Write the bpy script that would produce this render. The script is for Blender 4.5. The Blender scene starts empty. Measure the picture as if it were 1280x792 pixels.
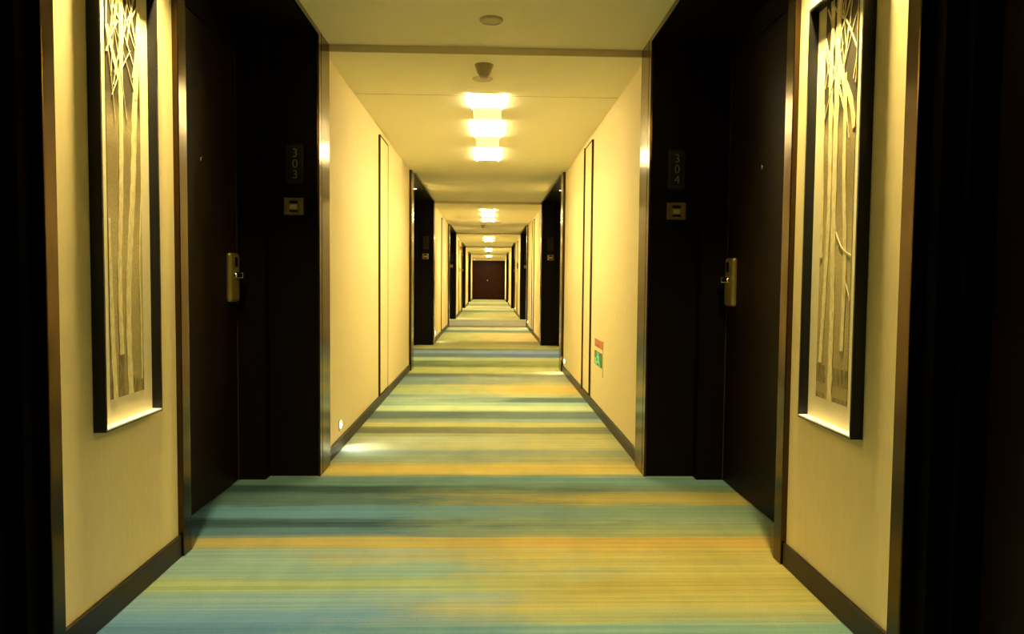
import bpy, bmesh, math, random
from mathutils import Vector, Matrix
random.seed(7)
C = bpy.context.scene.collection
PI = math.pi

# ------------------------------------------------------------------ measures (metres; x right, y along the corridor, z up)
P, W, A, D = 0.89, 0.92, 1.172, 1.31          # portal post face, corridor wall, picture wall, door face (half widths)
HA, HN = 2.404, 2.366                          # raised ceiling of the recesses, lower ceiling of the corridor stretches
PERIOD, RECESS = 8.19, 3.25
CY = [4.01 + PERIOD * k for k in range(-1, 5)]  # far end of each recess = start of a corridor stretch; index 0 is behind the camera
END_Y = 41.65
BACK_Y = -4.2

# ------------------------------------------------------------------ materials
def new_mat(name):
    m = bpy.data.materials.new(name); m.use_nodes = True
    nt = m.node_tree
    return m, nt, nt.nodes['Principled BSDF']

def plain(name, col, rough=0.5, metal=0.0, spec=0.5, noise=0.0, scale=40.0, bump=0.0, stretch=(1, 1, 1)):
    m, nt, b = new_mat(name)
    b.inputs['Roughness'].default_value = rough
    b.inputs['Metallic'].default_value = metal
    b.inputs['Specular IOR Level'].default_value = spec
    b.inputs['Base Color'].default_value = (*col, 1)
    if noise or bump:
        tc = nt.nodes.new('ShaderNodeTexCoord'); mp = nt.nodes.new('ShaderNodeMapping')
        mp.inputs['Scale'].default_value = stretch
        n = nt.nodes.new('ShaderNodeTexNoise'); n.inputs['Scale'].default_value = scale; n.inputs['Detail'].default_value = 4
        nt.links.new(tc.outputs['Object'], mp.inputs[0]); nt.links.new(mp.outputs[0], n.inputs['Vector'])
        if noise:
            r = nt.nodes.new('ShaderNodeValToRGB')
            lo = [c * (1 - noise) for c in col]; hi = [min(1, c * (1 + noise)) for c in col]
            r.color_ramp.elements[0].position = .3; r.color_ramp.elements[1].position = .7
            r.color_ramp.elements[0].color = (*lo, 1); r.color_ramp.elements[1].color = (*hi, 1)
            nt.links.new(n.outputs['Fac'], r.inputs[0]); nt.links.new(r.outputs[0], b.inputs['Base Color'])
        if bump:
            bp = nt.nodes.new('ShaderNodeBump'); bp.inputs['Strength'].default_value = bump; bp.inputs['Distance'].default_value = .002
            nt.links.new(n.outputs['Fac'], bp.inputs['Height']); nt.links.new(bp.outputs[0], b.inputs['Normal'])
    return m

def emit(name, col, strength):
    m, nt, b = new_mat(name)
    b.inputs['Base Color'].default_value = (.8, .8, .8, 1)
    b.inputs['Emission Color'].default_value = (*col, 1)
    b.inputs['Emission Strength'].default_value = strength
    return m

LIGHT = (1.0, .82, .41)
M = {}
M['wall'] = plain('cream wallpaper', (.80, .68, .38), .65, spec=.3, noise=.03, scale=60, bump=.15, stretch=(1, 1, .25))
M['ceiling'] = plain('ceiling paint', (.96, .91, .70), .8, spec=.2, noise=.01, scale=6)
M['beam'] = plain('shade-toned ceiling paint', (.78, .66, .44), .7, spec=.2, noise=.02, scale=8)  # ceiling paint with the dimmer step face's shade put into its colour
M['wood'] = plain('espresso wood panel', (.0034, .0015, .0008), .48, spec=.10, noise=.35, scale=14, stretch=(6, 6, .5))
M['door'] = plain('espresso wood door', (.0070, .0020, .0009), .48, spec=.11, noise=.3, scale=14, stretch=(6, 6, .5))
M['end_door'] = plain('red brown wood door', (.017, .0034, .0012), .5, spec=.10, noise=.25, scale=14, stretch=(6, 6, .5))
M['bronze'] = plain('satin bronze trim', (.082, .052, .022), .19, metal=1, noise=.06, scale=30, stretch=(1, 1, .05))
M['base'] = plain('dark bronze baseboard', (.018, .010, .005), .42, spec=.3, noise=.15, scale=20)
M['gap'] = plain('dark edging strip', (.06, .035, .012), .6, spec=.2, noise=.1, scale=20)
M['seam'] = plain('ceiling joint line', (.60, .52, .33), .8, spec=.1, noise=.05)  # thin dark joint between ceiling boards
M['white'] = plain('white enamel', (.86, .82, .70), .45, noise=.02, scale=20)
M['plastic'] = plain('cream plastic', (.55, .46, .28), .45, noise=.04, scale=25)
M['plastic_dark'] = plain('grey beige plastic', (.48, .39, .23), .5, noise=.05, scale=25)
M['black_frame'] = plain('black lacquer frame', (.006, .006, .006), .35, spec=.3, noise=.2, scale=20)
M['mat'] = plain('cream mount board', (.82, .74, .50), .8, spec=.1, noise=.02, scale=80)
M['ledge'] = plain('white inner ledge', (.97, .97, .97), .5, spec=.3, noise=.01, scale=60)
M['brass'] = plain('aged brass', (.58, .46, .17), .34, metal=1, noise=.08, scale=40)
M['brass_plate'] = plain('brushed brass plate', (.30, .24, .085), .42, metal=.6, noise=.08, scale=40)
M['chrome'] = plain('polished lever steel', (.80, .74, .62), .18, metal=1, noise=.03, scale=40)
M['dark_glass'] = plain('dark panel window', (.015, .012, .006), .2, noise=.1)
M['sign_plate'] = plain('smoked number plate', (.010, .008, .0045), .35, spec=.3, noise=.15, scale=30)
M['sign_rim'] = plain('number plate border', (.035, .028, .015), .4, spec=.3, noise=.1, scale=30)
M['digits'] = plain('pewter numerals', (.24, .22, .185), .4, metal=.2, noise=.08, scale=60)
M['trunk'] = plain('printed pale bark', (.80, .70, .40), .8, spec=.1, noise=.16, scale=70, stretch=(1, 1, .5))
M['red'] = plain('faded red sign film', (.55, .17, .07), .5, noise=.15, scale=60)
M['red_dark'] = plain('deep red print', (.42, .09, .03), .5, noise=.1, scale=60)
M['green'] = plain('emergency green film', (.04, .20, .07), .5, noise=.3, scale=45)
M['figure'] = plain('pale mint pictogram', (.30, .85, .68), .5, noise=.05, scale=40)
M['red_plastic'] = plain('fire alarm red plastic', (.42, .06, .025), .4, noise=.05)
M['brown_plastic'] = plain('brown plastic', (.12, .05, .025), .4, noise=.08)
M['lit_plate'] = emit('softly lit acrylic plate', LIGHT, .60)
M['rim_light'] = emit('lit acrylic lamp rim', LIGHT, 98.0)
M['panel_light'] = emit('lit lamp diffuser', LIGHT, 66.0)
M['spot_lens'] = emit('lit downlight lens', LIGHT, 30.0)
M['step_lens'] = emit('lit step lamp lens', (1, .86, .6), 30.0)
M['green_lamp'] = emit('lit white emergency lamp', (1, .9, .7), 1.5)

def print_material():
    m, nt, b = new_mat('printed forest ground')
    b.inputs['Roughness'].default_value = .7
    tc = nt.nodes.new('ShaderNodeTexCoord'); sp = nt.nodes.new('ShaderNodeSeparateXYZ')
    n = nt.nodes.new('ShaderNodeTexNoise'); n.inputs['Scale'].default_value = 14; n.inputs['Detail'].default_value = 6
    nt.links.new(tc.outputs['Object'], sp.inputs[0]); nt.links.new(tc.outputs['Object'], n.inputs['Vector'])
    ma = nt.nodes.new('ShaderNodeMath'); ma.operation = 'MULTIPLY_ADD'; ma.inputs[1].default_value = .10
    nt.links.new(n.outputs['Fac'], ma.inputs[0]); nt.links.new(sp.outputs['Z'], ma.inputs[2])
    r = nt.nodes.new('ShaderNodeValToRGB'); cr = r.color_ramp
    mr = nt.nodes.new('ShaderNodeMapRange'); mr.inputs[1].default_value = .05; mr.inputs[2].default_value = 1.38
    nt.links.new(ma.outputs[0], mr.inputs[0]); nt.links.new(mr.outputs[0], r.inputs[0])
    st = [(0, (.44, .36, .16)), (.045, (.46, .37, .16)), (.055, (.46, .37, .15)), (.3, (.60, .50, .22)), (.42, (.68, .58, .28)), (.50, (.56, .46, .20)),
          (.58, (.36, .29, .12)), (.66, (.36, .28, .11)), (.72, (.50, .41, .20)), (.79, (.24, .185, .075)), (.9, (.13, .10, .035)), (1, (.12, .09, .03))]
    while len(cr.elements) < len(st): cr.elements.new(.5)
    for e, (p, c) in zip(cr.elements, st): e.position = p
    for e, (p, c) in zip(cr.elements, st):
        k = .84 if p < .75 else .30
        e.color = (c[0] * k, c[1] * k, c[2] * k, 1)
    n2 = nt.nodes.new('ShaderNodeTexNoise'); n2.inputs['Scale'].default_value = 120; n2.inputs['Detail'].default_value = 3
    nt.links.new(tc.outputs['Object'], n2.inputs['Vector'])
    mx = nt.nodes.new('ShaderNodeMix'); mx.data_type = 'RGBA'; mx.blend_type = 'MULTIPLY'; mx.inputs[0].default_value = .5
    r2 = nt.nodes.new('ShaderNodeValToRGB'); r2.color_ramp.elements[0].position = .35; r2.color_ramp.elements[1].position = .6
    r2.color_ramp.elements[0].color = (.55, .52, .45, 1)
    nt.links.new(n2.outputs['Fac'], r2.inputs[0])
    nt.links.new(r.outputs[0], mx.inputs[6]); nt.links.new(r2.outputs[0], mx.inputs[7]); nt.links.new(mx.outputs[2], b.inputs['Base Color'])
    return m
M['print'] = print_material()
M['print_dark'] = plain('printed dark ground band', (.25, .19, .075), .8, noise=.5, scale=90, stretch=(1, 1, .3))

def lin(c):
    c /= 255.0
    return c / 12.92 if c <= .04045 else ((c + .055) / 1.055) ** 2.4
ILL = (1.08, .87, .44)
def light_scaled_dye(rgb, y):
    k = 1.65 if (y < 3.85 or 9.0 < y < 12.2 or 17.2 < y < 20.2) else 1.16  # more lamp light assumed in recesses, so the carpet is coloured darker there
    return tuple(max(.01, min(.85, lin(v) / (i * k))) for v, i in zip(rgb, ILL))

TEAL, DTEAL, PALE, GOLD, ORNG, OLIV, GREY, MINT = (106, 136, 108), (66, 84, 66), (196, 188, 118), (190, 165, 72), (212, 172, 70), (138, 130, 66), (150, 152, 112), (150, 170, 128)
BANDS = [  # y from, y to, lit yarn colour on the left, on the right
    (-4.2, -2.6, TEAL, GOLD), (-2.6, -1.2, PALE, GREY), (-1.2, -.2, DTEAL, TEAL), (-.2, .8, GOLD, PALE), (.8, 1.7, TEAL, MINT),
    (1.7, 2.12, (104, 138, 140), (140, 160, 116)), (2.12, 2.27, (92, 128, 132), (135, 160, 120)), (2.27, 2.36, (112, 146, 146), (176, 166, 92)), (2.36, 2.50, (136, 160, 138), (190, 168, 78)),
    (2.50, 2.62, (164, 168, 100), (186, 160, 70)), (2.62, 2.80, (140, 160, 124), (196, 170, 78)), (2.80, 2.92, (148, 164, 128), (196, 166, 72)), (2.92, 3.05, (186, 160, 78), (206, 162, 66)),
    (3.05, 3.17, (88, 118, 106), (158, 156, 88)), (3.17, 3.27, (56, 78, 68), (146, 152, 96)), (3.27, 3.48, (100, 136, 126), (140, 152, 100)), (3.48, 3.70, (90, 112, 88), (190, 164, 74)),
    (3.70, 3.82, (62, 82, 62), (128, 140, 92)), (3.82, 4.02, (92, 116, 88), (112, 138, 104)), (4.02, 4.30, (208, 172, 74), (216, 178, 78)), (4.30, 4.5, (150, 154, 104), (176, 160, 88)),
    (4.5, 4.62, (140, 150, 112), (160, 156, 100)), (4.62, 5.05, (182, 178, 118), (198, 178, 96)), (5.05, 5.12, (160, 156, 92), (190, 170, 88)), (5.12, 5.37, (112, 108, 62), (134, 126, 72)),
    (5.37, 5.55, (190, 172, 88), (200, 178, 86)), (5.55, 5.66, (146, 144, 90), (150, 160, 118)), (5.66, 6.04, (88, 98, 70), (112, 120, 86)), (6.04, 6.28, (196, 196, 118), (204, 198, 118)),
    (6.28, 6.45, (150, 164, 112), (170, 180, 120)), (6.45, 6.75, (164, 170, 112), (96, 112, 84)), (6.75, 6.92, (120, 142, 116), (180, 172, 100)), (6.92, 7.6, (166, 164, 90), (214, 172, 76)),
    (7.6, 7.75, (120, 130, 96), (190, 170, 90)), (7.75, 8.2, (124, 136, 108), (168, 158, 100)), (8.2, 8.45, (92, 100, 72), (160, 150, 90)), (8.45, 9.1, (184, 172, 82), (206, 190, 100)),
    (9.1, 9.85, (110, 122, 66), (176, 166, 76)), (9.85, 10.25, (176, 176, 110), (186, 176, 100)), (10.25, 10.8, (96, 108, 88), (104, 116, 112)), (10.8, 11.3, (124, 136, 124), (140, 150, 150)),
    (11.3, 11.5, (100, 106, 66), (140, 134, 80)), (11.5, 12.4, (176, 162, 78), (190, 170, 84)), (12.4, 12.9, (140, 128, 66), (150, 132, 70)), (12.9, 15.2, (170, 162, 84), (216, 176, 94)),
    (15.2, 15.9, (104, 118, 84), (120, 130, 96)), (15.9, 16.9, (196, 184, 118), (206, 190, 122)), (16.9, 17.4, (110, 100, 66), (130, 116, 74)), (17.4, 20.0, (160, 150, 108), (180, 160, 108)),
    (20.0, 21.3, (206, 190, 118), (204, 186, 110)), (21.3, 25.0, (166, 158, 84), (190, 168, 88)), (25.0, 26.6, (124, 130, 92), (140, 138, 92)), (26.6, 29.0, (186, 176, 100), (190, 176, 100)),
    (29.0, 31.0, (206, 192, 120), (206, 190, 116)), (31.0, 34.0, (150, 146, 90), (160, 150, 90)), (34.0, 37.0, (190, 178, 106), (190, 176, 104)), (37.0, 42.0, (160, 156, 94), (168, 158, 94))]

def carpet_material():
    m, nt, b = new_mat('striped hotel carpet')
    L = nt.links.new
    b.inputs['Roughness'].default_value = .95; b.inputs['Specular IOR Level'].default_value = .1
    tc = nt.nodes.new('ShaderNodeTexCoord'); sp = nt.nodes.new('ShaderNodeSeparateXYZ'); L(tc.outputs['Object'], sp.inputs[0])
    def noise(scale, stretch, detail=4, rough=.6):
        mp = nt.nodes.new('ShaderNodeMapping'); mp.inputs['Scale'].default_value = stretch
        n = nt.nodes.new('ShaderNodeTexNoise'); n.inputs['Scale'].default_value = scale; n.inputs['Detail'].default_value = detail; n.inputs['Roughness'].default_value = rough
        L(tc.outputs['Object'], mp.inputs[0]); L(mp.outputs[0], n.inputs['Vector'])
        return n.outputs['Fac']
    def math_(op, a, v1=None, v2=None):
        n = nt.nodes.new('ShaderNodeMath'); n.operation = op
        for i, v in enumerate((a, v1, v2)):
            if v is None: continue
            if isinstance(v, (int, float)): n.inputs[i].default_value = v
            else: L(v, n.inputs[i])
        return n.outputs[0]
    wob = math_('MULTIPLY_ADD', noise(3.0, (.35, 9, 1)), .16, -.08)
    yy = math_('ADD', sp.outputs['Y'], wob)
    def ramp(bands, side):
        y0, y1 = bands[0][0], bands[-1][1]
        mr = nt.nodes.new('ShaderNodeMapRange'); mr.inputs[1].default_value = y0; mr.inputs[2].default_value = y1
        L(yy, mr.inputs[0])
        r = nt.nodes.new('ShaderNodeValToRGB'); cr = r.color_ramp; L(mr.outputs[0], r.inputs[0])
        st = []
        for a, c, l, g in bands:
            e = min(.16 * (c - a), .25)
            st += [((a + e - y0) / (y1 - y0), light_scaled_dye((l, g)[side], (a + c) / 2)), ((c - e - y0) / (y1 - y0), light_scaled_dye((l, g)[side], (a + c) / 2))]
        while len(cr.elements) < len(st): cr.elements.new(.5)
        for e, (p, c) in zip(cr.elements, st): e.position = p
        for e, (p, c) in zip(cr.elements, st): e.color = (*c, 1)
        return r.outputs[0]
    cuts = [0, 16, 32, 48, len(BANDS)]
    def chain(side):
        out = None
        for i in range(len(cuts) - 1):
            bs = BANDS[cuts[i]:cuts[i + 1]]
            if not bs: continue
            c = ramp(bs, side)
            if out is None: out = c
            else:
                g = math_('GREATER_THAN', yy, bs[0][0])
                mx = nt.nodes.new('ShaderNodeMix'); mx.data_type = 'RGBA'
                L(g, mx.inputs[0]); L(out, mx.inputs[6]); L(c, mx.inputs[7]); out = mx.outputs[2]
        return out
    fac = math_('ADD', math_('MULTIPLY_ADD', sp.outputs['X'], .85, .50), math_('MULTIPLY_ADD', noise(1.5, (.75, 2.2, 1), 6, .65), 2.6, -1.3))
    cl = nt.nodes.new('ShaderNodeClamp'); L(fac, cl.inputs[0])
    mx = nt.nodes.new('ShaderNodeMix'); mx.data_type = 'RGBA'
    L(cl.outputs[0], mx.inputs[0]); L(chain(0), mx.inputs[6]); L(chain(1), mx.inputs[7])
    col = mx.outputs[2]
    def mul(col, fac_out, lo, hi, p0=.3, p1=.7):
        r = nt.nodes.new('ShaderNodeValToRGB'); r.color_ramp.elements[0].position = p0; r.color_ramp.elements[1].position = p1
        r.color_ramp.elements[0].color = (*lo, 1); r.color_ramp.elements[1].color = (*hi, 1); L(fac_out, r.inputs[0])
        x = nt.nodes.new('ShaderNodeMix'); x.data_type = 'RGBA'; x.blend_type = 'MULTIPLY'; x.inputs[0].default_value = 1
        L(col, x.inputs[6]); L(r.outputs[0], x.inputs[7]); return x.outputs[2]
    col = mul(col, noise(5, (.09, 9, 1), 6, .75), (.76, .80, .84), (1.20, 1.17, 1.10), .34, .66)       # fine cross-wise yarn streaks
    col = mul(col, noise(3.5, (1, .55, 1), 5, .65), (.86, .89, .90), (1.14, 1.11, 1.06))    # trodden pile
    pile = noise(260, (1, 1, 1), 2)
    col = mul(col, pile, (.80, .80, .80), (1.16, 1.16, 1.16))
    L(col, b.inputs['Base Color'])
    bp = nt.nodes.new('ShaderNodeBump'); bp.inputs['Strength'].default_value = .5; bp.inputs['Distance'].default_value = .004
    L(pile, bp.inputs['Height']); L(bp.outputs[0], b.inputs['Normal'])
    return m
M['carpet'] = carpet_material()

# ------------------------------------------------------------------ mesh helpers
def box(bm, x0, x1, y0, y1, z0, z1, bevel=0):
    x0, x1 = sorted((x0, x1)); y0, y1 = sorted((y0, y1)); z0, z1 = sorted((z0, z1))
    t = bmesh.new()
    bmesh.ops.create_cube(t, size=1)
    for v in t.verts:
        v.co = Vector(((x0 + x1) / 2 + v.co.x * (x1 - x0), (y0 + y1) / 2 + v.co.y * (y1 - y0), (z0 + z1) / 2 + v.co.z * (z1 - z0)))
    if bevel: bmesh.ops.bevel(t, geom=t.edges[:], offset=bevel, segments=2, affect='EDGES', profile=.5)
    merge(bm, t)

def merge(bm, t):
    me = bpy.data.meshes.new('tmp'); t.to_mesh(me); t.free(); bm.from_mesh(me); bpy.data.meshes.remove(me)

def lathe(bm, prof, origin=(0, 0, 0), axis='z', seg=40):
    """turns (radius, height) pairs round an axis"""
    t = bmesh.new(); rings = []
    for r, h in prof:
        if r < 1e-6: rings.append([t.verts.new((0, 0, h))])
        else: rings.append([t.verts.new((r * math.cos(2 * PI * i / seg), r * math.sin(2 * PI * i / seg), h)) for i in range(seg)])
    for a, c in zip(rings, rings[1:]):
        for i in range(seg):
            j = (i + 1) % seg
            if len(a) == 1 and len(c) == 1: continue
            if len(a) == 1: t.faces.new((a[0], c[i], c[j]))
            elif len(c) == 1: t.faces.new((a[i], a[j], c[0]))
            else: t.faces.new((a[i], a[j], c[j], c[i]))
    rot = {'z': Matrix.Identity(4), 'x': Matrix.Rotation(PI / 2, 4, 'Y'), '-x': Matrix.Rotation(-PI / 2, 4, 'Y'), 'y': Matrix.Rotation(-PI / 2, 4, 'X'), '-y': Matrix.Rotation(PI / 2, 4, 'X')}[axis]
    bmesh.ops.transform(t, matrix=Matrix.Translation(origin) @ rot, verts=t.verts)
    bmesh.ops.recalc_face_normals(t, faces=t.faces)
    for f in t.faces: f.smooth = True
    merge(bm, t)

def prism(bm, pts, axis, a0, a1):
    """closed outline extruded along an axis ('x': pts are (y,z); 'y': pts are (x,z))"""
    t = bmesh.new()
    mk = (lambda a, p: (a, p[0], p[1])) if axis == 'x' else (lambda a, p: (p[0], a, p[1]))
    lo = [t.verts.new(mk(a0, p)) for p in pts]; hi = [t.verts.new(mk(a1, p)) for p in pts]
    t.faces.new(lo); t.faces.new(hi[::-1])
    for i in range(len(pts)):
        j = (i + 1) % len(pts); t.faces.new((lo[i], hi[i], hi[j], lo[j]))
    bmesh.ops.recalc_face_normals(t, faces=t.faces)
    merge(bm, t)

def obj(name, bm, mat, parent=None):
    me = bpy.data.meshes.new(name); bm.to_mesh(me); bm.free()
    me.materials.append(mat)
    o = bpy.data.objects.new(name, me); C.objects.link(o)
    if parent is not None: o.parent = parent
    return o

def tag(o, label=None, cat=None, group=None, kind=None):
    if label: o['label'] = label
    if cat: o['category'] = cat
    if group: o['group'] = group
    if kind: o['kind'] = kind
    return o

def thing(name, label, cat, loc, group=None, kind=None, scale=None):
    o = bpy.data.objects.new(name, None); C.objects.link(o); o.location = loc; o.empty_display_size = .1
    return tag(o, label, cat, group, kind)

def struct(name, bm, mat, label=None, cat=None):
    return tag(obj(name, bm, mat), label, cat, kind='structure')

def dup(root, loc, label, group=None):
    r = root.copy(); C.objects.link(r); r.location = loc; r['label'] = label
    if group: r['group'] = group
    for ch in list(root.children):
        c = ch.copy(); C.objects.link(c); c.parent = r
        for g in list(ch.children):
            d = g.copy(); C.objects.link(d); d.parent = c
    return r

def NB(): return bmesh.new()
SIDE = {-1: 'left', 1: 'right'}
ORD = ['rear', 'first', 'second', 'third', 'fourth', 'fifth']

# ------------------------------------------------------------------ the shell
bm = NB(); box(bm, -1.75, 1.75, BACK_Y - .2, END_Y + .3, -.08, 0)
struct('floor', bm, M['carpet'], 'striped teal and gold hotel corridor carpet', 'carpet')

CELLS = [(1.12, 1.52), (1.96, 2.60), (3.18, 3.91)]      # lamp openings measured from the start of a stretch
LW = .108
for i, c in enumerate(CY):
    b = min(c + PERIOD - RECESS, END_Y) if i < len(CY) - 1 else END_Y
    s = c + .244
    # lower ceiling of the stretch, with three openings for the lamp
    bm = NB()
    y = s
    zt = HN + .16
    for a, e in CELLS:
        box(bm, -LW, LW, y, c + a, HN, zt); y = c + e
    box(bm, -LW, LW, y, b, HN, zt)
    box(bm, -W - .3, -LW, s, b, HN, zt); box(bm, LW, W + .3, s, b, HN, zt)
    struct('ceiling', bm, M['ceiling'])
    bm = NB(); box(bm, -P, P, s - .006, s, HN - .002, HA + .02)
    struct('trim', bm, M['beam'])
    for yj in (s + .94, ):
        bm = NB(); box(bm, -W, W, c + 1.18, c + 1.186, HN - .0015, HN + .01)
        struct('trim', bm, M['seam'])
    # raised ceiling of the recess before it
    bm = NB(); box(bm, -P - .02, P + .02, max(c - RECESS, BACK_Y), s, HA, HA + .14)
    struct('ceiling', bm, M['ceiling'])
    for sd in (-1, 1):
        n = SIDE[sd]
        bm = NB(); box(bm, sd * W, sd * 1.7, c + .03, b - (.03 if i < len(CY) - 1 else 0), 0, HN + .1)
        struct('wall_' + n, bm, M['wall'])
        # baseboard
        bm = NB(); box(bm, sd * (W - .016), sd * (W + .01), c + .244, b - (.244 if i < len(CY) - 1 else 0), 0, .075, .003)
        struct('baseboard_' + n, bm, M['base'])
        # near face of the stretch: dark wood cladding with a bronze portal post
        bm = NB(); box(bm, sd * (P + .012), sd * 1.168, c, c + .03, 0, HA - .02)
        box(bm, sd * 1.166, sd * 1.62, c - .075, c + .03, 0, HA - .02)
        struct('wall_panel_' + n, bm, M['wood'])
        bm = NB(); box(bm, sd * P, sd * (P + .014), c - .012, c + .05, 0, HA - .001, .002); box(bm, sd * P, sd * (W + .01), c + .035, c + .244, 0, HA - .001, .002)
        struct('trim', bm, M['bronze'])
        if i < len(CY) - 1:     # far face of the stretch
            bm = NB(); box(bm, sd * (P + .012), sd * 1.62, b - .03, b, 0, HA - .02)
            struct('wall_panel_' + n, bm, M['wood'])
            bm = NB(); box(bm, sd * P, sd * (W + .02), b - .244, b + .012, 0, HN, .003)
            struct('trim', bm, M['bronze'])
        # soffit and header of the recess
        y0 = max(c - RECESS, BACK_Y)
        bm = NB(); box(bm, sd * (P + .014), sd * 1.7, y0, c, HA - .021, HA + .12)
        struct('ceiling', bm, M['wood'])
        bm = NB(); box(bm, sd * P, sd * (P + .014), y0 + .012, c - .012, HA - .030, HA, .002)
        struct('trim', bm, M['bronze'])

# closing walls
bm = NB(); box(bm, -1.7, 1.7, BACK_Y - .15, BACK_Y, 0, HA + .1)
struct('wall_rear', bm, M['wall'])
bm = NB(); box(bm, -1.7, 1.7, END_Y + .03, END_Y + .2, 0, HA + .1)
box(bm, -W, W, END_Y - .02, END_Y + .05, 2.20, HN + .05)
struct('wall_end', bm, M['wall'])

# ------------------------------------------------------------------ recesses: picture wall, doors and their trims
def make_door(sd):
    """door about .93 wide; origin at the floor on the hinge side, face at x=0, opening direction +y"""
    r = thing('door', None, 'door', (0, 0, 0), kind='structure')
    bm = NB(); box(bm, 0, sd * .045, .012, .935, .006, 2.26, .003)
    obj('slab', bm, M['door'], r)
    bm = NB(); box(bm, sd * -.002, sd * .03, .940, .9445, .006, 2.262)
    obj('edge_strip', bm, M['sign_rim'], r)
    k = NB(); box(k, -sd * .024, sd * .004, .786, .918, .957, 1.209, .0125)
    lk = obj('lock_plate', k, M['brass_plate'], r); lk['label'] = 'tall brass lock plate'
    k = NB(); lathe(k, [(.0, .050), (.016, .050), (.019, .044), (.019, .008), (.024, .0)], (-sd * .012, .862, 1.094), '-x' if sd > 0 else 'x', 24)
    box(k, -sd * .046, -sd * .062, .752, .872, 1.083, 1.105, .006)
    h = obj('handle', k, M['chrome'], lk); h['label'] = 'polished steel lever'
    k = NB(); box(k, -sd * .0235, -sd * .0255, .842, .882, 1.138, 1.188, .001)
    obj('card_slot', k, M['dark_glass'], lk)
    k = NB(); lathe(k, [(.0, .004), (.006, .005), (.010, .004), (.011, 0)], (0, .47, 1.628), '-x' if sd > 0 else 'x', 24)
    p = obj('peephole', k, M['chrome'], r)
    return r

MEAS = {-1: dict(w0=1.986, w1=2.044, e0=2.835, e1=2.910), 1: dict(w0=1.926, w1=1.988, e0=2.735, e1=2.806)}
door_src = {sd: make_door(sd) for sd in (-1, 1)}
placed = set()
dn = 0
for i in range(1, 6):
    c = CY[i]; dy = c - 4.01
    y0 = c - RECESS
    for sd in (-1, 1):
        n = SIDE[sd]; q = MEAS[sd]
        # picture wall between the two doors
        bm = NB(); box(bm, sd * A, sd * 1.62, q['w0'] + dy + .01, q['e1'] + dy - .01, 0, HA)
        struct('wall_' + n, bm, M['wall'])
        bm = NB(); box(bm, sd * (A - .014), sd * A, q['w1'] + dy, q['e0'] + dy, 0, .085, .003)
        struct('baseboard_' + n, bm, M['base'])
        for a, e in ((q['w0'], q['w1']), (q['e0'], q['e1'])):
            bm = NB(); box(bm, sd * (A - .022), sd * (A + .05), a + dy, e + dy, 0, HA - .021, .003)
            struct('trim', bm, M['bronze'])
        # dark lining around both doors
        fe, ne = q['e1'] + dy, q['w0'] + dy
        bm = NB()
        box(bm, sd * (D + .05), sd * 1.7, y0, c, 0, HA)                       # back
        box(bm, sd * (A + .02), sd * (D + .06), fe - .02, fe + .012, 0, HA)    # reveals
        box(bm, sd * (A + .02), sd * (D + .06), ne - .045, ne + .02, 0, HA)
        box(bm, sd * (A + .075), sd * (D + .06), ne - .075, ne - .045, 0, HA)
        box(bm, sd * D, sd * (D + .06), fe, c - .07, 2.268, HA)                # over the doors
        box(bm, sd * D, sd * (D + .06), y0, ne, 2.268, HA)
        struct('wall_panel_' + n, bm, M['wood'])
        if i <= 3:
            if sd not in placed:
                placed.add(sd); d = door_src[sd]
            else:
                d = dup(door_src[sd], (0, 0, 0), '')
            far_y = c - .075 - .9445
            d.location = (sd * D, far_y, 0)
            dn += 1; d.name = f'door_{dn}'
            num = {1: {-1: '303', 1: '304'}}.get(i, {}).get(sd)
            d['label'] = (f'dark brown room door beside the number plate {num}' if num else f'dark brown room door in the {ORD[i]} recess on the {n} side')
            if i == 1:
                d2 = dup(door_src[-sd], (sd * D, ne - .078, 0), f'dark brown room door at the near {n} edge past the picture')
                d2.rotation_euler = (0, 0, PI)
                dn += 1; d2.name = f'door_{dn}'

# end of the corridor: red brown double door
r = thing('door_end', 'red brown double door closing the far end of the corridor', 'door', (0, END_Y, 0), kind='structure')
for sd in (-1, 1):
    bm = NB(); box(bm, sd * .003, sd * .86, -.03, .02, .006, 2.165, .003)
    leaf = obj('door_leaf', bm, M['end_door'], r)
bm = NB(); box(bm, -W, W, .022, .028, 0, 2.20); box(bm, -W, -.862, -.05, .02, 0, 2.20, .003); box(bm, .862, W, -.05, .02, 0, 2.20, .003); box(bm, -W, W, -.05, .02, 2.168, 2.20, .003)
obj('door_frame', bm, M['wood'], r)
bm = NB(); lathe(bm, [(0, .085), (.03, .08), (.045, .06), (.04, .035), (.018, .025), (.018, .006), (.05, .004), (.05, 0)], (-.06, -.03, 1.08), '-y', 24)
obj('knob', bm, M['chrome'], r)

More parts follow.
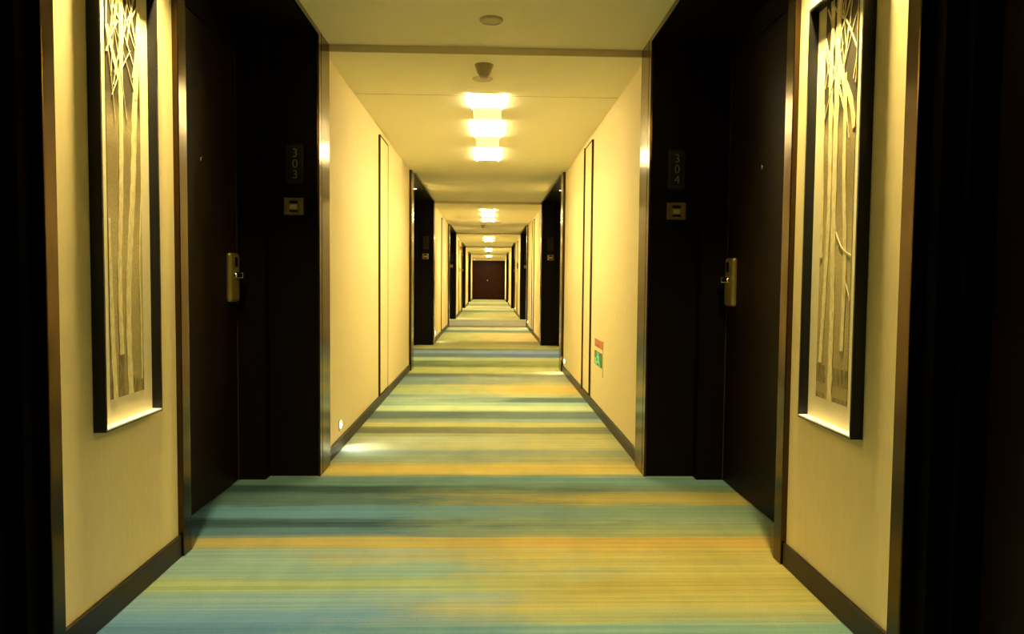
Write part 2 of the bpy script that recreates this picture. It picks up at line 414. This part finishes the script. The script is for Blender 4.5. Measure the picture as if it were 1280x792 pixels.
# ------------------------------------------------------------------ pictures
def ribbon(bm, pts, w, sd, w_m, h_m, x):
    """a tapering painted stroke on the picture plane; pts (u, v[, width])"""
    t = bmesh.new(); prev = None
    P2 = []
    # smooth the polyline
    for k in range(len(pts) - 1):
        p0 = pts[max(0, k - 1)]; p1 = pts[k]; p2 = pts[k + 1]; p3 = pts[min(len(pts) - 1, k + 2)]
        for s in range(6):
            f = s / 6.0
            P2.append([.5 * (2 * p1[j] + (p2[j] - p0[j]) * f + (2 * p0[j] - 5 * p1[j] + 4 * p2[j] - p3[j]) * f * f + (3 * p1[j] - p0[j] - 3 * p2[j] + p3[j]) * f ** 3) for j in (0, 1)])
    P2.append(list(pts[-1][:2]))
    Q = [Vector((min(max(p[0], 0), 1) * w_m, min(max(p[1], 0), 1) * h_m)) for p in P2]
    verts = []
    for k, p in enumerate(Q):
        d = (Q[min(k + 1, len(Q) - 1)] - Q[max(k - 1, 0)])
        if d.length < 1e-6: d = Vector((0, 1))
        d.normalize(); nn = Vector((-d.y, d.x)) * (w * w_m / 2 * (1 + .10 * math.sin(k * 1.7 + w * 50)) * (.62 * (1 - .45 * k / len(Q)) if w < .08 else .86))
        a, c = p + nn, p - nn
        row = []
        for e in (a, c):
            u = min(max(e.x, 0), w_m); v = min(max(e.y, 0), h_m)
            row.append((u, v))
        verts.append(row)
    for k, row in enumerate(verts):
        cur = [t.verts.new((x, uu, vv)) for uu, vv in row] + [t.verts.new((x + sd * .0012, uu, vv)) for uu, vv in row]
        if prev:
            for a, c in ((0, 1), (1, 3), (3, 2), (2, 0)):
                try: t.faces.new((prev[a], prev[c], cur[c], cur[a]))
                except ValueError: pass
        prev = cur
    bmesh.ops.recalc_face_normals(t, faces=t.faces)
    merge(bm, t)

def picture(sd, y0, y1, z0, z1, label, strokes, dark):
    """shadow-box picture; origin at the wall, low near corner; local +y runs away from the camera"""
    r = thing('framed_picture', label, 'picture', (sd * A, y0, z0), group='birch pictures between the room doors')
    L_, Hh, dep, t = y1 - y0, z1 - z0, .038, .010
    bm = NB()
    box(bm, -sd * dep, 0, 0, t, 0, Hh, .0012); box(bm, -sd * dep, 0, L_ - t, L_, 0, Hh, .0012)
    box(bm, -sd * dep, 0, t, L_ - t, Hh - t, Hh, .0012); box(bm, -sd * dep, 0, t, L_ - t, 0, t * .5, .0012)
    obj('frame', bm, M['black_frame'], r)
    bm = NB(); box(bm, -sd * (dep + .0006), -sd * .006, t * .6, L_ - t * .6, t * .45, t, .0008)
    o = obj('bottom_ledge', bm, M['ledge'], r); o['label'] = 'white inner ledge'
    bm = NB(); box(bm, -sd * .006, -sd * .001, t, L_ - t, t * .5, Hh - t)
    obj('mount', bm, M['mat'], r)
    a, e, b0 = .092, L_ - .072, .086
    bm = NB(); box(bm, -sd * .0075, -sd * .006, a, e, b0, Hh - t)
    pr = obj('print', bm, M['print'], r)
    w_m, h_m = e - a, Hh - t - b0
    for u0, u1, v0, v1 in dark:
        bm = NB(); box(bm, -sd * .0080, -sd * .0074, a + u0 * w_m, a + u1 * w_m, b0 + v0 * h_m, b0 + v1 * h_m)
        obj('ground_band', bm, M['print_dark'], pr)
    bm = NB()
    for k, (w, pts) in enumerate(strokes):
        ribbon(bm, pts, w, sd, w_m, h_m, -sd * (.0092 + .00005 * k))
    for v in bm.verts: v.co.y += a; v.co.z += b0
    obj('birch_trunks', bm, M['trunk'], pr)
    return r

def tb(X, Y, X0, X1, vr):   # crop reading -> picture fraction
    return ((X - X0) / (X1 - X0), 1 - vr * Y / 792.0)
l = lambda *p: [tb(x, y, 215, 460, .28) for x, y in p]
strokes_l = [
    (.14, [(.13, 0), (.08, .12), (.05, .22), (-.02, .42)]),
    (.14, [(.33, .10), (.30, .2), (.30, .32), (.36, .45), (.40, .6), (.41, .72), (.44, .86), (.46, 1)]),
    (.17, [(.58, 0), (.54, .12), (.55, .24), (.62, .36), (.70, .46), (.76, .56), (.80, .66), (.90, .80), (1.05, .97)]),
    (.07, [(.93, .03), (.92, .2), (.90, .3), (.95, .42), (1.06, .6)]),
    (.06, l((265, 40), (320, 180), (440, 480))), (.06, l((270, 245), (330, 350), (410, 560))), (.06, l((400, 250), (430, 180), (462, 105))),
    (.06, l((355, 0), (385, 130), (432, 430))), (.05, l((300, 330), (255, 450), (218, 575))), (.10, l((225, 400), (250, 510), (300, 700))),
    (.06, l((240, 90), (225, 240), (222, 420))), (.05, l((370, 40), (410, 35), (462, 15))), (.06, l((225, 110), (260, 40), (285, 0))),
    (.09, l((452, 330), (438, 480), (436, 600), (425, 792))), (.05, l((265, 60), (262, 250), (258, 400))), (.05, l((380, 30), (350, 120), (330, 170)))]
dark_l = [(0, .08, 0, .045), (.24, .40, .0, .105), (.66, .86, 0, .045), (.92, 1, 0, .05)]
q = lambda *p: [tb(x, y, 270, 505, .27) for x, y in p]
strokes_r = [
    (.13, q((318, 0), (325, 200), (320, 500), (325, 792)) + [(.26, .60), (.27, .45), (.22, .3), (.17, .18), (.13, .09)]),
    (.16, q((372, 0), (368, 250), (365, 560), (370, 792)) + [(.42, .58), (.44, .4), (.47, .25), (.47, .1), (.46, 0)]),
    (.12, [(.80, .13), (.82, .28), (.80, .4), (.72, .55), (.70, .70), (.66, .80)]),
    (.07, q((330, 60), (400, 180), (440, 260), (500, 450))), (.06, q((462, 0), (440, 110), (415, 190), (380, 300))), (.06, q((440, 270), (430, 400), (405, 540))),
    (.07, q((272, 250), (300, 400), (335, 590))), (.12, q((370, 470), (415, 620), (470, 792)) + [(.98, .66)]), (.05, q((410, 0), (415, 80), (405, 180))),
    (.06, q((285, 40), (310, 140), (322, 240))), (.05, q((470, 20), (455, 160), (450, 260))),
    (.05, [(.52, .42), (.72, .38), (1, .36)]), (.04, [(.84, .30), (.95, .27), (1, .25)]), (.10, [(-.05, .75), (.04, .5), (.06, .36)])]
dark_r = [(0, .30, .04, .085), (.56, 1, .04, .085), (0, .30, 0, .015), (.56, 1, 0, .012)]
flip = lambda st: [(w_, [(1 - p[0], p[1]) for p in pts]) for w_, pts in st]
strokes_r = flip(strokes_r)
dark_r = [(1 - b_, 1 - a_, v0, v1) for a_, b_, v0, v1 in dark_r]
rt = random.Random(3)
for st in (strokes_l, strokes_r):            # crossing twigs in the upper third of each print
    for k in range(16):
        u0, v0 = rt.uniform(0, 1), rt.uniform(.64, .86)
        du = rt.choice((-1, 1)) * rt.uniform(.2, .6); dv = rt.uniform(.12, .26)
        st.append((rt.uniform(.016, .028), [(u0, v0), (u0 + du * .45, v0 + dv * .5), (u0 + du, v0 + dv)]))
picture(-1, 2.243, 2.630, .607, 2.062, 'tall black framed birch print hanging between the doors on the 303 side', strokes_l, dark_l)
picture(1, 2.192, 2.578, .603, 2.032, 'tall black framed birch print hanging between the doors on the 304 side', strokes_r, dark_r)

# ------------------------------------------------------------------ number plates and door chimes on the dark cladding
def numerals(text, size):
    cu = bpy.data.curves.new('numerals', 'FONT'); cu.body = text; cu.size = size; cu.extrude = .0008; cu.align_x = 'CENTER'; cu.space_line = .86
    o = bpy.data.objects.new('numerals', cu); C.objects.link(o)
    dg = bpy.context.evaluated_depsgraph_get(); dg.update()
    me = bpy.data.meshes.new_from_object(o.evaluated_get(dg))
    bpy.data.objects.remove(o); bpy.data.curves.remove(cu)
    for v in me.vertices: v.co = Vector((v.co.x * .95, -v.co.z, v.co.y))     # upright, facing -y
    return me

def room_sign(loc, label, text):
    r = thing('room_sign', label, 'sign', loc, group='room number plates')
    bm = NB(); box(bm, -.046, .046, -.008, 0, -.107, .107, .003)
    pl = obj('plate', bm, M['sign_plate'], r)
    bm = NB()
    for z in (.092, -.086, -.094): box(bm, -.036, .036, -.0092, -.007, z - .0025, z + .0025)
    box(bm, -.040, -.037, -.0092, -.007, -.097, .097); box(bm, .037, .040, -.0092, -.007, -.097, .097)
    obj('border', bm, M['sign_rim'], pl)
    if text:
        me = numerals('\n'.join(text), .066); me.materials.clear(); me.materials.append(M['digits'])
        zs = [v.co.z for v in me.vertices]; mid = (min(zs) + max(zs)) / 2
        for v in me.vertices: v.co += Vector((.003, -.009, -mid + .004))
        o = bpy.data.objects.new('numerals', me); C.objects.link(o); o.parent = r; o['label'] = 'pewter coloured numerals ' + text
    return r

def chime(loc, label, sd):
    r = thing('door_chime', label, 'door chime', loc, group='door chime panels')
    bm = NB(); box(bm, -.052, .052, -.010, 0, -.046, .046, .003)
    pl = obj('plate', bm, M['brass_plate'], r)
    bm = NB(); box(bm, -sd * .050, -sd * .032, -.0125, -.009, -.044, .044, .001)
    o = obj('edge_bar', bm, M['brass'], r); o['label'] = 'brighter brass edge bar'
    for z0, z1 in ((.014, .030), (-.031, -.020)):
        bm = NB(); box(bm, -sd * .022, sd * .024, -.0115, -.009, z0, z1, .001)
        obj('indicator_window', bm, M['dark_glass'], r)
    bm = NB(); box(bm, -sd * .018, sd * .020, -.0115, -.009, -.014, .009, .002)
    obj('button', bm, M['plastic'], r)
    return r

for i in range(1, 5):
    c = CY[i]
    for sd in (-1, 1):
        num = {(1, -1): '303', (1, 1): '304'}.get((i, sd), '')
        n = SIDE[sd]
        x = -1.024 if sd < 0 else 1.041
        room_sign((x, c, 1.692), f'smoked upright number plate reading {num}' if num else f'small smoked number plate on the {ORD[i]} dark panel of the {n} side', num)
        chime((x + (-.005 if sd < 0 else .003), c, 1.468), f'brass door chime panel below number plate {num}' if num else f'small brass chime panel on the {ORD[i]} dark panel of the {n} side', sd)

# ------------------------------------------------------------------ access panels with dark edging
def access_panel(sd, y0, y1, label):
    r = thing('access_panel', label, 'access panel', (sd * (W - .0006), y0, 0), group='access panels in the corridor walls')
    L_ = y1 - y0; t = .014
    bm = NB(); box(bm, -sd * t, 0, .012, L_ - .012, .095, HN - .075, .001)
    obj('panel', bm, M['wall'], r)
    bm = NB(); e = .0165
    box(bm, -sd * e, 0, 0, .012, .077, HN - .063); box(bm, -sd * (e + (.012 if sd > 0 else 0)), 0, L_ - .012, L_, .077, HN - .063)
    box(bm, -sd * e, 0, .012, L_ - .012, HN - .075, HN - .063); box(bm, -sd * e, 0, .012, L_ - .012, .077, .095)
    o = obj('edging', bm, M['gap'], r); o['label'] = 'dark edging strip'
    return r
for i in range(1, 4):
    c = CY[i]
    access_panel(-1, c + 2.29, c + 2.78, f'cream flush access panel edged in brown, {ORD[i]} stretch of left wall')
    access_panel(1, c + 2.36, c + 2.80, f'cream flush access panel edged in brown, {ORD[i]} stretch of right wall')

# ------------------------------------------------------------------ ceiling lamps
def trough(c, label):
    r = thing('ceiling_light', label, 'ceiling light', (0, c, HN), group='long recessed ceiling lights')
    a0, a1 = CELLS[0][0], CELLS[-1][1]
    bm = NB(); w = .005
    box(bm, -LW - w, -LW, a0 - w, a1 + w, -.004, .004, .001); box(bm, LW, LW + w, a0 - w, a1 + w, -.004, .004, .001)
    box(bm, -LW, LW, a0 - w, a0, -.004, .004, .001); box(bm, -LW, LW, a1, a1 + w, -.004, .004, .001)
    obj('frame', bm, M['white'], r)
    for (p0, p1), (q0, q1) in zip(CELLS, CELLS[1:]):
        bm = NB(); box(bm, -LW, LW, p1, q0, -.003, .002)
        obj('cover_plate', bm, M['lit_plate'], r)
    for a, e in CELLS:
        bm = NB(); h = .09; t = .004
        box(bm, -LW, -LW + t, a, e, 0, h); box(bm, LW - t, LW, a, e, 0, h); box(bm, -LW, LW, a, a + t, 0, h); box(bm, -LW, LW, e - t, e, 0, h); box(bm, -LW, LW, a, e, h, h + .004)
        lb = obj('lamp_box', bm, M['white'], r)
        bm = NB(); box(bm, -LW + .012, LW - .012, a + .02, e - .02, h - .016, h - .004)
        obj('diffuser', bm, M['panel_light'], lb)
        g = .006; z0, z1 = -.012, -.003
        for x0 in (-LW - g, LW):
            bm = NB(); box(bm, x0, x0 + g, a, e, z0, z1)
            obj('rim', bm, M['rim_light'], lb)
    return r
tsrc = None
for i, c in enumerate(CY):
    if i == 0: continue      # the stretch behind the photographer is unlit
    lab = f'long recessed ceiling light with three lit squares in the {ORD[i]} corridor stretch'
    tsrc = trough(c, lab) if tsrc is None else (dup(tsrc, (0, c, HN), lab) and tsrc)

def lamp(kind, name, loc, energy, col, parent, **kw):
    d = bpy.data.lights.new(name, kind); d.energy = energy; d.color = col
    for k, v in kw.items(): setattr(d, k, v)
    o = bpy.data.objects.new(name, d); C.objects.link(o); o.location = loc; o.parent = parent
    return o

# downlights in the dark soffits, over the pictures
dl = None
for i in range(1, 6):
    c = CY[i]
    for sd in (-1, 1):
        loc = (sd * 1.055, c - 1.57 - (.03 if sd > 0 else 0), HA - .021)
        lab = f'small round downlight in the dark soffit over the {ORD[i]} {SIDE[sd]} recess'
        if dl is None:
            dl = thing('downlight', lab, 'downlight', loc, group='soffit downlights')
            bm = NB(); lathe(bm, [(.030, -.002), (.044, -.006), (.048, -.003), (.048, 0)])
            obj('ring', bm, M['bronze'], dl)
            bm = NB(); lathe(bm, [(0, -.003), (.029, -.003)])
            obj('lens', bm, M['spot_lens'], dl)
            lamp('SPOT', 'bulb', (0, 0, -.012), 230, (1, .77, .30), dl, spot_size=math.radians(118), spot_blend=.9, shadow_soft_size=.03)
        else:
            dup(dl, loc, lab)

# step lamps low on the walls
def step_light(loc, sd, label):
    r = thing('step_light', label, 'step light', loc, group='low wall step lights')
    bm = NB(); box(bm, -sd * .006, 0, -.036, .036, -.036, .036, .002)
    obj('bezel', bm, M['wall'], r)
    bm = NB(); lathe(bm, [(0, .004), (.018, .003), (.024, 0)], (-sd * .006, 0, 0), '-x' if sd > 0 else 'x', 24)
    obj('lens', bm, M['step_lens'], r)
    lp = lamp('SPOT', 'bulb', (-sd * .02, 0, 0), 5, (1, .86, .58), r, spot_size=math.radians(120), spot_blend=1.0, shadow_soft_size=.02)
    lp.rotation_euler = (0, sd * math.radians(38), 0)
    return r
for i in range(1, 5):
    c = CY[i]
    step_light((-W, c + .66, .155), -1, f'small glowing step light low on left wall, {ORD[i]} corridor stretch')
    step_light((W, c + 4.54, .140), 1, f'small glowing step light low on right wall, {ORD[i]} corridor stretch')

# ------------------------------------------------------------------ ceiling devices
def detector(loc, label):
    r = thing('smoke_detector', label, 'smoke detector', loc, group='cone smoke detectors')
    bm = NB(); lathe(bm, [(0, -.012), (.050, -.012), (.056, -.008), (.056, 0)])
    obj('base', bm, M['plastic_dark'], r)
    bm = NB(); lathe(bm, [(.053, -.010), (.050, -.020), (.040, -.048), (.031, -.062), (.030, -.066), (.0, -.066)])
    obj('cone', bm, M['plastic_dark'], r)
    bm = NB(); lathe(bm, [(.026, -.064), (.025, -.076), (.018, -.080), (0, -.080)])
    obj('sensor_cap', bm, M['plastic'], r)
    return r
detector((-.016, 4.46, HN), 'cone shaped smoke detector before the first ceiling light')
detector((-.13, 17.55, HA), 'cone shaped smoke detector behind the second ceiling light')
detector((.0, 33.9, HA), 'cone shaped smoke detector far along the ceiling')
def disc(loc, label, rad, depth=.013, paint='plastic'):
    r = thing('ceiling_speaker', label, 'speaker', loc, group='flush ceiling discs')
    bm = NB(); lathe(bm, [(rad * .78, -depth * .9), (rad * .86, -depth), (rad, -depth * .3), (rad, 0)])
    obj('rim', bm, M[paint], r)
    bm = NB(); lathe(bm, [(0, -depth * .7), (rad * .8, -depth * .75)])
    obj('grille', bm, M[paint], r)
disc((.025, 3.80, HA), 'flat round ceiling disc in the near recess before the ceiling step', .060)
disc((-.026, 4.76, HN), 'flat round ceiling disc between smoke detector and ceiling light', .066, .007, 'beam')

# ------------------------------------------------------------------ low escape sign on the right wall
r = thing('exit_sign', 'low green running man escape sign with red strip on right wall', 'sign', (W, 5.68, .33))
bm = NB(); box(bm, -.004, 0, 0, .44, 0, .285, .001)
obj('backing', bm, M['wall'], r)
bm = NB(); box(bm, -.0055, -.003, .005, .435, .213, .278)
rs = obj('red_strip', bm, M['red'], r)
bm = NB(); prism(bm, [(.40, .222), (.14, .222), (.20, .245)], 'x', -.0065, -.005)
obj('arrow', bm, M['red_dark'], rs)
bm = NB(); box(bm, -.0055, -.003, .03, .435, .065, .180)
gp = obj('green_panel', bm, M['green'], r)
bm = NB()
def seg(p, q_, w):
    d = Vector((q_[0] - p[0], q_[1] - p[1])); d.normalize(); nn = Vector((-d.y, d.x)) * w / 2
    prism(bm, [(p[0] + nn.x, p[1] + nn.y), (q_[0] + nn.x, q_[1] + nn.y), (q_[0] - nn.x, q_[1] - nn.y), (p[0] - nn.x, p[1] - nn.y)], 'x', -.0068, -.005)
lathe(bm, [(0, .0012), (.024, .0012), (.024, 0)], (-.0056, .255, .158), '-x', 16)
seg((.25, .143), (.215, .108), .075); seg((.225, .118), (.285, .092), .032); seg((.285, .092), (.33, .072), .026)
seg((.215, .108), (.165, .092), .034); seg((.165, .092), (.14, .070), .026); seg((.25, .138), (.31, .128), .024); seg((.24, .138), (.17, .132), .024)
prism(bm, [(.345, .072), (.40, .072), (.40, .12), (.345, .12)], 'x', -.0068, -.005)
obj('running_figure', bm, M['figure'], gp)

# ------------------------------------------------------------------ devices far along the third stretch
y3 = CY[3] + 3.0
r = thing('mounted_alarm_sounder', 'small red alarm sounder high on left wall, third corridor stretch', 'alarm', (-W, y3, 2.10))
bm = NB(); box(bm, 0, .03, -.06, .06, -.08, .08, .006); obj('back_box', bm, M['red_plastic'], r)
bm = NB(); lathe(bm, [(0, .035), (.03, .03), (.05, .0)], (.03, 0, 0), 'x', 24); obj('horn', bm, M['red_plastic'], r)
r = thing('mounted_call_point', 'small red fire call point at hand height on left wall', 'fire alarm', (-W, y3, 1.40))
bm = NB(); box(bm, 0, .035, -.055, .055, -.055, .055, .005); obj('housing', bm, M['red_plastic'], r)
bm = NB(); box(bm, .034, .037, -.035, .035, -.025, .03, .001); obj('press_plate', bm, M['white'], r)
r = thing('wall_intercom', 'small brown wall box above pale handle plate on right wall', 'intercom', (W, y3 - .85, 1.54))
bm = NB(); box(bm, -.05, 0, -.07, .07, -.09, .09, .006); obj('housing', bm, M['brown_plastic'], r)
bm = NB(); box(bm, -.053, -.049, -.045, .045, -.06, .06, .001); obj('front_plate', bm, M['dark_glass'], r)
r = thing('mounted_handle_plate', 'pale brass upright handle plate on right wall below the brown box', 'handle', (W, y3 - .85, 1.15))
bm = NB(); box(bm, -.012, 0, -.03, .03, -.16, .16, .003); obj('plate', bm, M['brass'], r)
bm = NB(); box(bm, -.05, -.035, -.012, .012, -.11, .11, .004); box(bm, -.05, -.01, -.012, .012, -.11, -.09, .003); box(bm, -.05, -.01, -.012, .012, .09, .11, .003); obj('pull', bm, M['brass'], r)
r = thing('emergency_light', 'tiny white emergency lamp at top left of the end door', 'emergency light', (-.80, END_Y - .021, 2.06 + .17))
bm = NB(); box(bm, -.05, .05, -.05, 0, -.03, .06, .006); obj('housing', bm, M['white'], r)
bm = NB(); lathe(bm, [(0, .012), (.02, .008), (.026, 0)], (0, -.05, .015), '-y', 20); obj('lens', bm, M['green_lamp'], r)

# ------------------------------------------------------------------ world, camera, colour management
w = bpy.data.worlds.new('World'); bpy.context.scene.world = w; w.use_nodes = True
w.node_tree.nodes['Background'].inputs[0].default_value = (0, 0, 0, 1)
w.node_tree.nodes['Background'].inputs[1].default_value = 0

cam = bpy.data.cameras.new('Camera'); co = bpy.data.objects.new('Camera', cam); C.objects.link(co)
cam.sensor_width = 36; cam.sensor_fit = 'HORIZONTAL'; cam.lens = 916.8 / 1280 * 36; cam.clip_start = .02; cam.clip_end = 100
pitch, yaw, roll = .0495, .0318, .0093
co.matrix_world = Matrix.Translation((.0234, 0, 1.08)) @ Matrix.Rotation(-yaw, 4, 'Z') @ Matrix.Rotation(PI / 2 - pitch, 4, 'X') @ Matrix.Rotation(roll, 4, 'Z')
sc = bpy.context.scene; sc.camera = co
sc.view_settings.view_transform = 'Standard'; sc.view_settings.look = 'None'
sc.view_settings.exposure = 0.34; sc.view_settings.gamma = 1; sc.view_settings.use_curve_mapping = False
